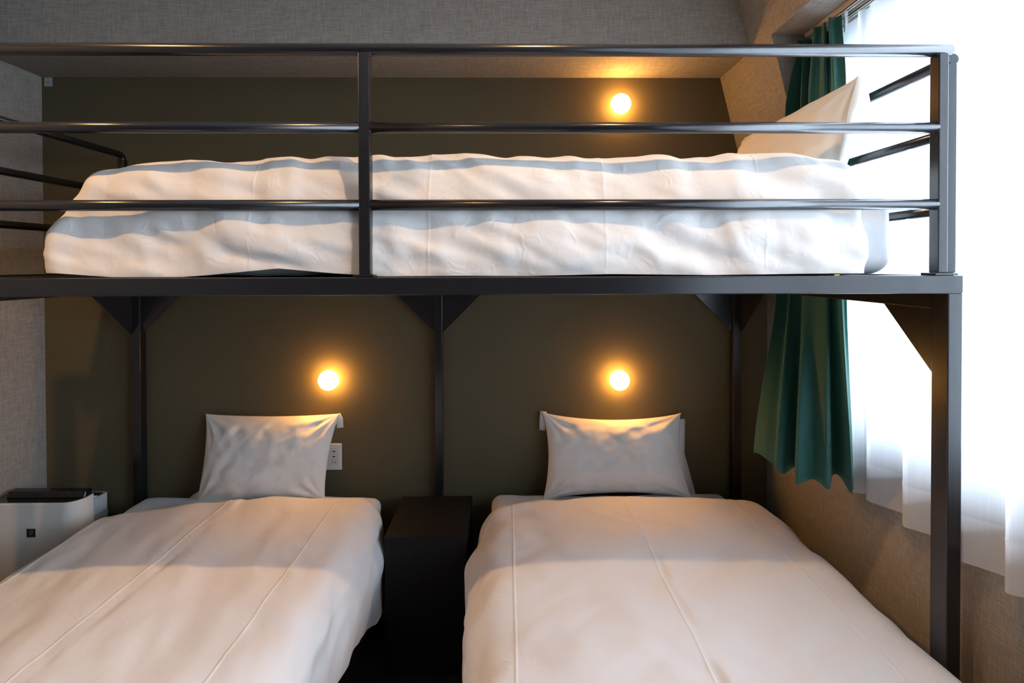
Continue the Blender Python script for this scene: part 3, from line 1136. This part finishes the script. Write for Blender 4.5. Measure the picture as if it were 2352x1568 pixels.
# ------------------------------------------------------------------ curtain tracks
for k, (X0, w_, lab) in enumerate(((at(1905, 25, 1.596).x, .018, 'inner curtain track holding the green curtain'), (at(1965, 24, 1.53).x, .018, 'outer curtain track holding the sheer curtain'))):
    t = thing('curtain_track', lab, 'curtain track', (X0, .5, RC))
    bm = bmesh.new()
    for s in (-1, 1):
        add_box(bm, (X0 + s * w_ / 2 - .0015, YN, RC - .022), (X0 + s * w_ / 2 + .0015, YJ - .004, RC), .0004, 1)
        add_box(bm, (X0 + s * w_ / 2 - (.0015 if s < 0 else .0055), YN, RC - .022), (X0 + s * w_ / 2 + (.0055 if s < 0 else .0015), YJ - .004, RC - .019), .0004, 1)
    add_box(bm, (X0 - w_ / 2, YN, RC - .003), (X0 + w_ / 2, YJ - .004, RC), .0004, 1)
    obj_bm('rail', bm, MAT['track'], t)
TRX = at(1905, 25, 1.596).x

# ------------------------------------------------------------------ green curtain
cols = [  # px at the four levels, ridge (0) .. valley (1)
    (1820, 1803, 1785, 1732, 0), (1833, 1822, 1797, 1757, .55), (1842, 1836, 1812, 1786, 1), (1845, 1838, 1812, 1781, .1),
    (1858, 1850, 1826, 1802, .55), (1872, 1862, 1846, 1829, 1), (1866, 1856, 1845, 1830, .0), (1882, 1876, 1872, 1868, .25), (1893, 1893, 1902, 1904, .2),
    (1897, 1900, 1906, 1914, 1), (1904, 1908, 1924, 1937, .75), (1901, 1912, 1932, 1958, .1), (1916, 1926, 1939, 1957, .4), (1931, 1941, 1945, 1962, .5)]
lv_z = [RC - .030, EYE + .55, EYE - .09, EYE - .695]
lv_x = [(TRX - .045, TRX + .02), (.978, 1.045), (1.084, 1.124), (.925, 1.045)]
botX = [.907, .922, .940, .905, .926, .979, .924, .980, 0.992, 1.068, 1.078, 1.048, 1.052, 1.072]
rowsP = []
for L in range(4):
    pts = []
    for cdef in cols:
        px, wv = cdef[L], cdef[4]
        xa, xb = lv_x[L]
        X = xa + (xb - xa) * wv
        if L == 3:
            X = botX[cols.index(cdef)]
        Y = X / at(px, 600, 1.0).x
        if L < 2:
            Y = min(Y, YJ - .010 - .012 * (1 - cdef[4]))
        pts.append((X, Y))
    rowsP.append(np.array(pts))


def catmull(P, m):
    P = np.array(P); n = len(P); out = []
    for i in range(n - 1):
        p0, p1, p2, p3 = P[max(i - 1, 0)], P[i], P[i + 1], P[min(i + 2, n - 1)]
        for k in range(m):
            t = k / m
            out.append(.5 * ((2 * p1) + (-p0 + p2) * t + (2 * p0 - 5 * p1 + 4 * p2 - p3) * t * t + (-p0 + 3 * p1 - 3 * p2 + p3) * t ** 3))
    out.append(P[-1])
    return np.array(out)


m_ = 8
rows = [catmull(r, m_) for r in rowsP]
zt, nz = lv_z, 60
grid = []
zs = np.linspace(lv_z[0], lv_z[3], nz + 1)
for zq in zs:
    # smooth vertical interpolation
    k = 0
    while k < 2 and zq < lv_z[k + 1]:
        k += 1
    t = (lv_z[k] - zq) / (lv_z[k] - lv_z[k + 1])
    r0, r1 = rows[k], rows[k + 1]
    rm, rp_ = rows[max(k - 1, 0)], rows[min(k + 2, 3)]
    ts = t * t * (3 - 2 * t) * .6 + t * .4
    grid.append(r0 * (1 - ts) + r1 * ts)
verts, faces = [], []
nc = len(rows[0])
for j, g in enumerate(grid):
    for i in range(nc):
        sag_ = 0
        verts.append(Vector((g[i][0], g[i][1], zs[j] + (.006 * math.sin(i * .35) if j == nz else 0))))
for j in range(nz):
    for i in range(nc - 1):
        faces.append((j * nc + i, j * nc + i + 1, (j + 1) * nc + i + 1, (j + 1) * nc + i))
gc = thing('green_curtain', 'dark green curtain drawn aside at the back end of the window', 'curtain', (1.03, 1.6, lv_z[0]))
cl_ = obj_data('curtain_cloth', verts, faces, MAT['green'], gc)
m = cl_.modifiers.new('s', 'SOLIDIFY'); m.thickness = .0016; m.offset = 0
# hem seam: a slightly raised stitched line 45 mm above the bottom
jh = nz - 5
vv = []
for i in range(nc):
    g = grid[jh]
    vv.append(Vector((g[i][0], g[i][1], zs[jh])))
sweep('hem_stitch', vv, .0016, MAT['green'], gc, n=6)
# plastic hook with arm
hk = at(1905, 50, 1.56)
bm = bmesh.new()
add_box(bm, (TRX - .006, 1.515, RC - .034), (TRX + .006, 1.527, RC - .020), .002)
add_box(bm, (TRX - .003, 1.517, RC - .085), (TRX + .003, 1.524, RC - .034), .0015)
add_box(bm, (TRX + .004, 1.518, RC - .062), (TRX + .008, 1.523, RC - .036), .0015)
obj_bm('hook', bm, MAT['clear'], gc)
for yy in (1.57, 1.62, 1.67):
    bm = bmesh.new()
    add_box(bm, (TRX - .004, yy, RC - .045), (TRX + .004, yy + .008, RC - .020), .0015)
    obj_bm('hook', bm, MAT['clear'], gc)

# ------------------------------------------------------------------ sheer curtain
pts = [(1.141, 1.68), (1.137, 1.645), (1.142, 1.61), (1.137, 1.575), (1.140, 1.54), (1.128, 1.515), (1.082, 1.50), (1.120, 1.487), (1.123, 1.478), (1.092, 1.452), (1.105, 1.42), (1.132, 1.378), (1.128, 1.36), (1.083, 1.305), (1.100, 1.28), (1.128, 1.245), (1.132, 1.20), (1.100, 1.165), (1.088, 1.150), (1.115, 1.12), (1.138, 1.09), (1.130, 1.07), (1.086, 1.034)]
yy = 1.0
k = 0
while yy > YN + .1:
    pts.append((1.135 if k % 2 == 0 else 1.088, yy))
    yy -= .05 if k % 2 == 0 else .07
    k += 1
lr = catmull(pts, 6)
nzl = 40
ztop, zbot = RC - .03, EYE - .717
zl_ = np.linspace(ztop, zbot, nzl + 1)
nc = len(lr)
verts, faces, hem = [], [], []
cx_l = at(1965, 24, 1.53).x
for j, zq in enumerate(zl_):
    t = (ztop - zq) / (ztop - zbot)
    amp = .45 + .55 * min(1, t * 1.6)
    base = cx_l + (1.112 - cx_l) * min(1, t * 1.3)
    for i in range(nc):
        X = base + (lr[i][0] - 1.112) * amp
        verts.append(Vector((X, lr[i][1], zq)))
jhem = nzl - 3
for j in range(nzl):
    for i in range(nc - 1):
        f = (j * nc + i, j * nc + i + 1, (j + 1) * nc + i + 1, (j + 1) * nc + i)
        (hem if j >= jhem else faces).append(f)
lc = thing('sheer_curtain', 'sheer white voile curtain hanging in folds across the bright window', 'curtain', (1.11, .5, ztop))
obj_data('voile', verts, faces, MAT['lace'], lc)
obj_data('doubled_hem', verts, hem, MAT['lace_hem'], lc)
sweep('hem_stitch', [Vector((verts[jhem * nc + i])) for i in range(nc)], .0008, MAT['lace_hem'], lc, n=5)
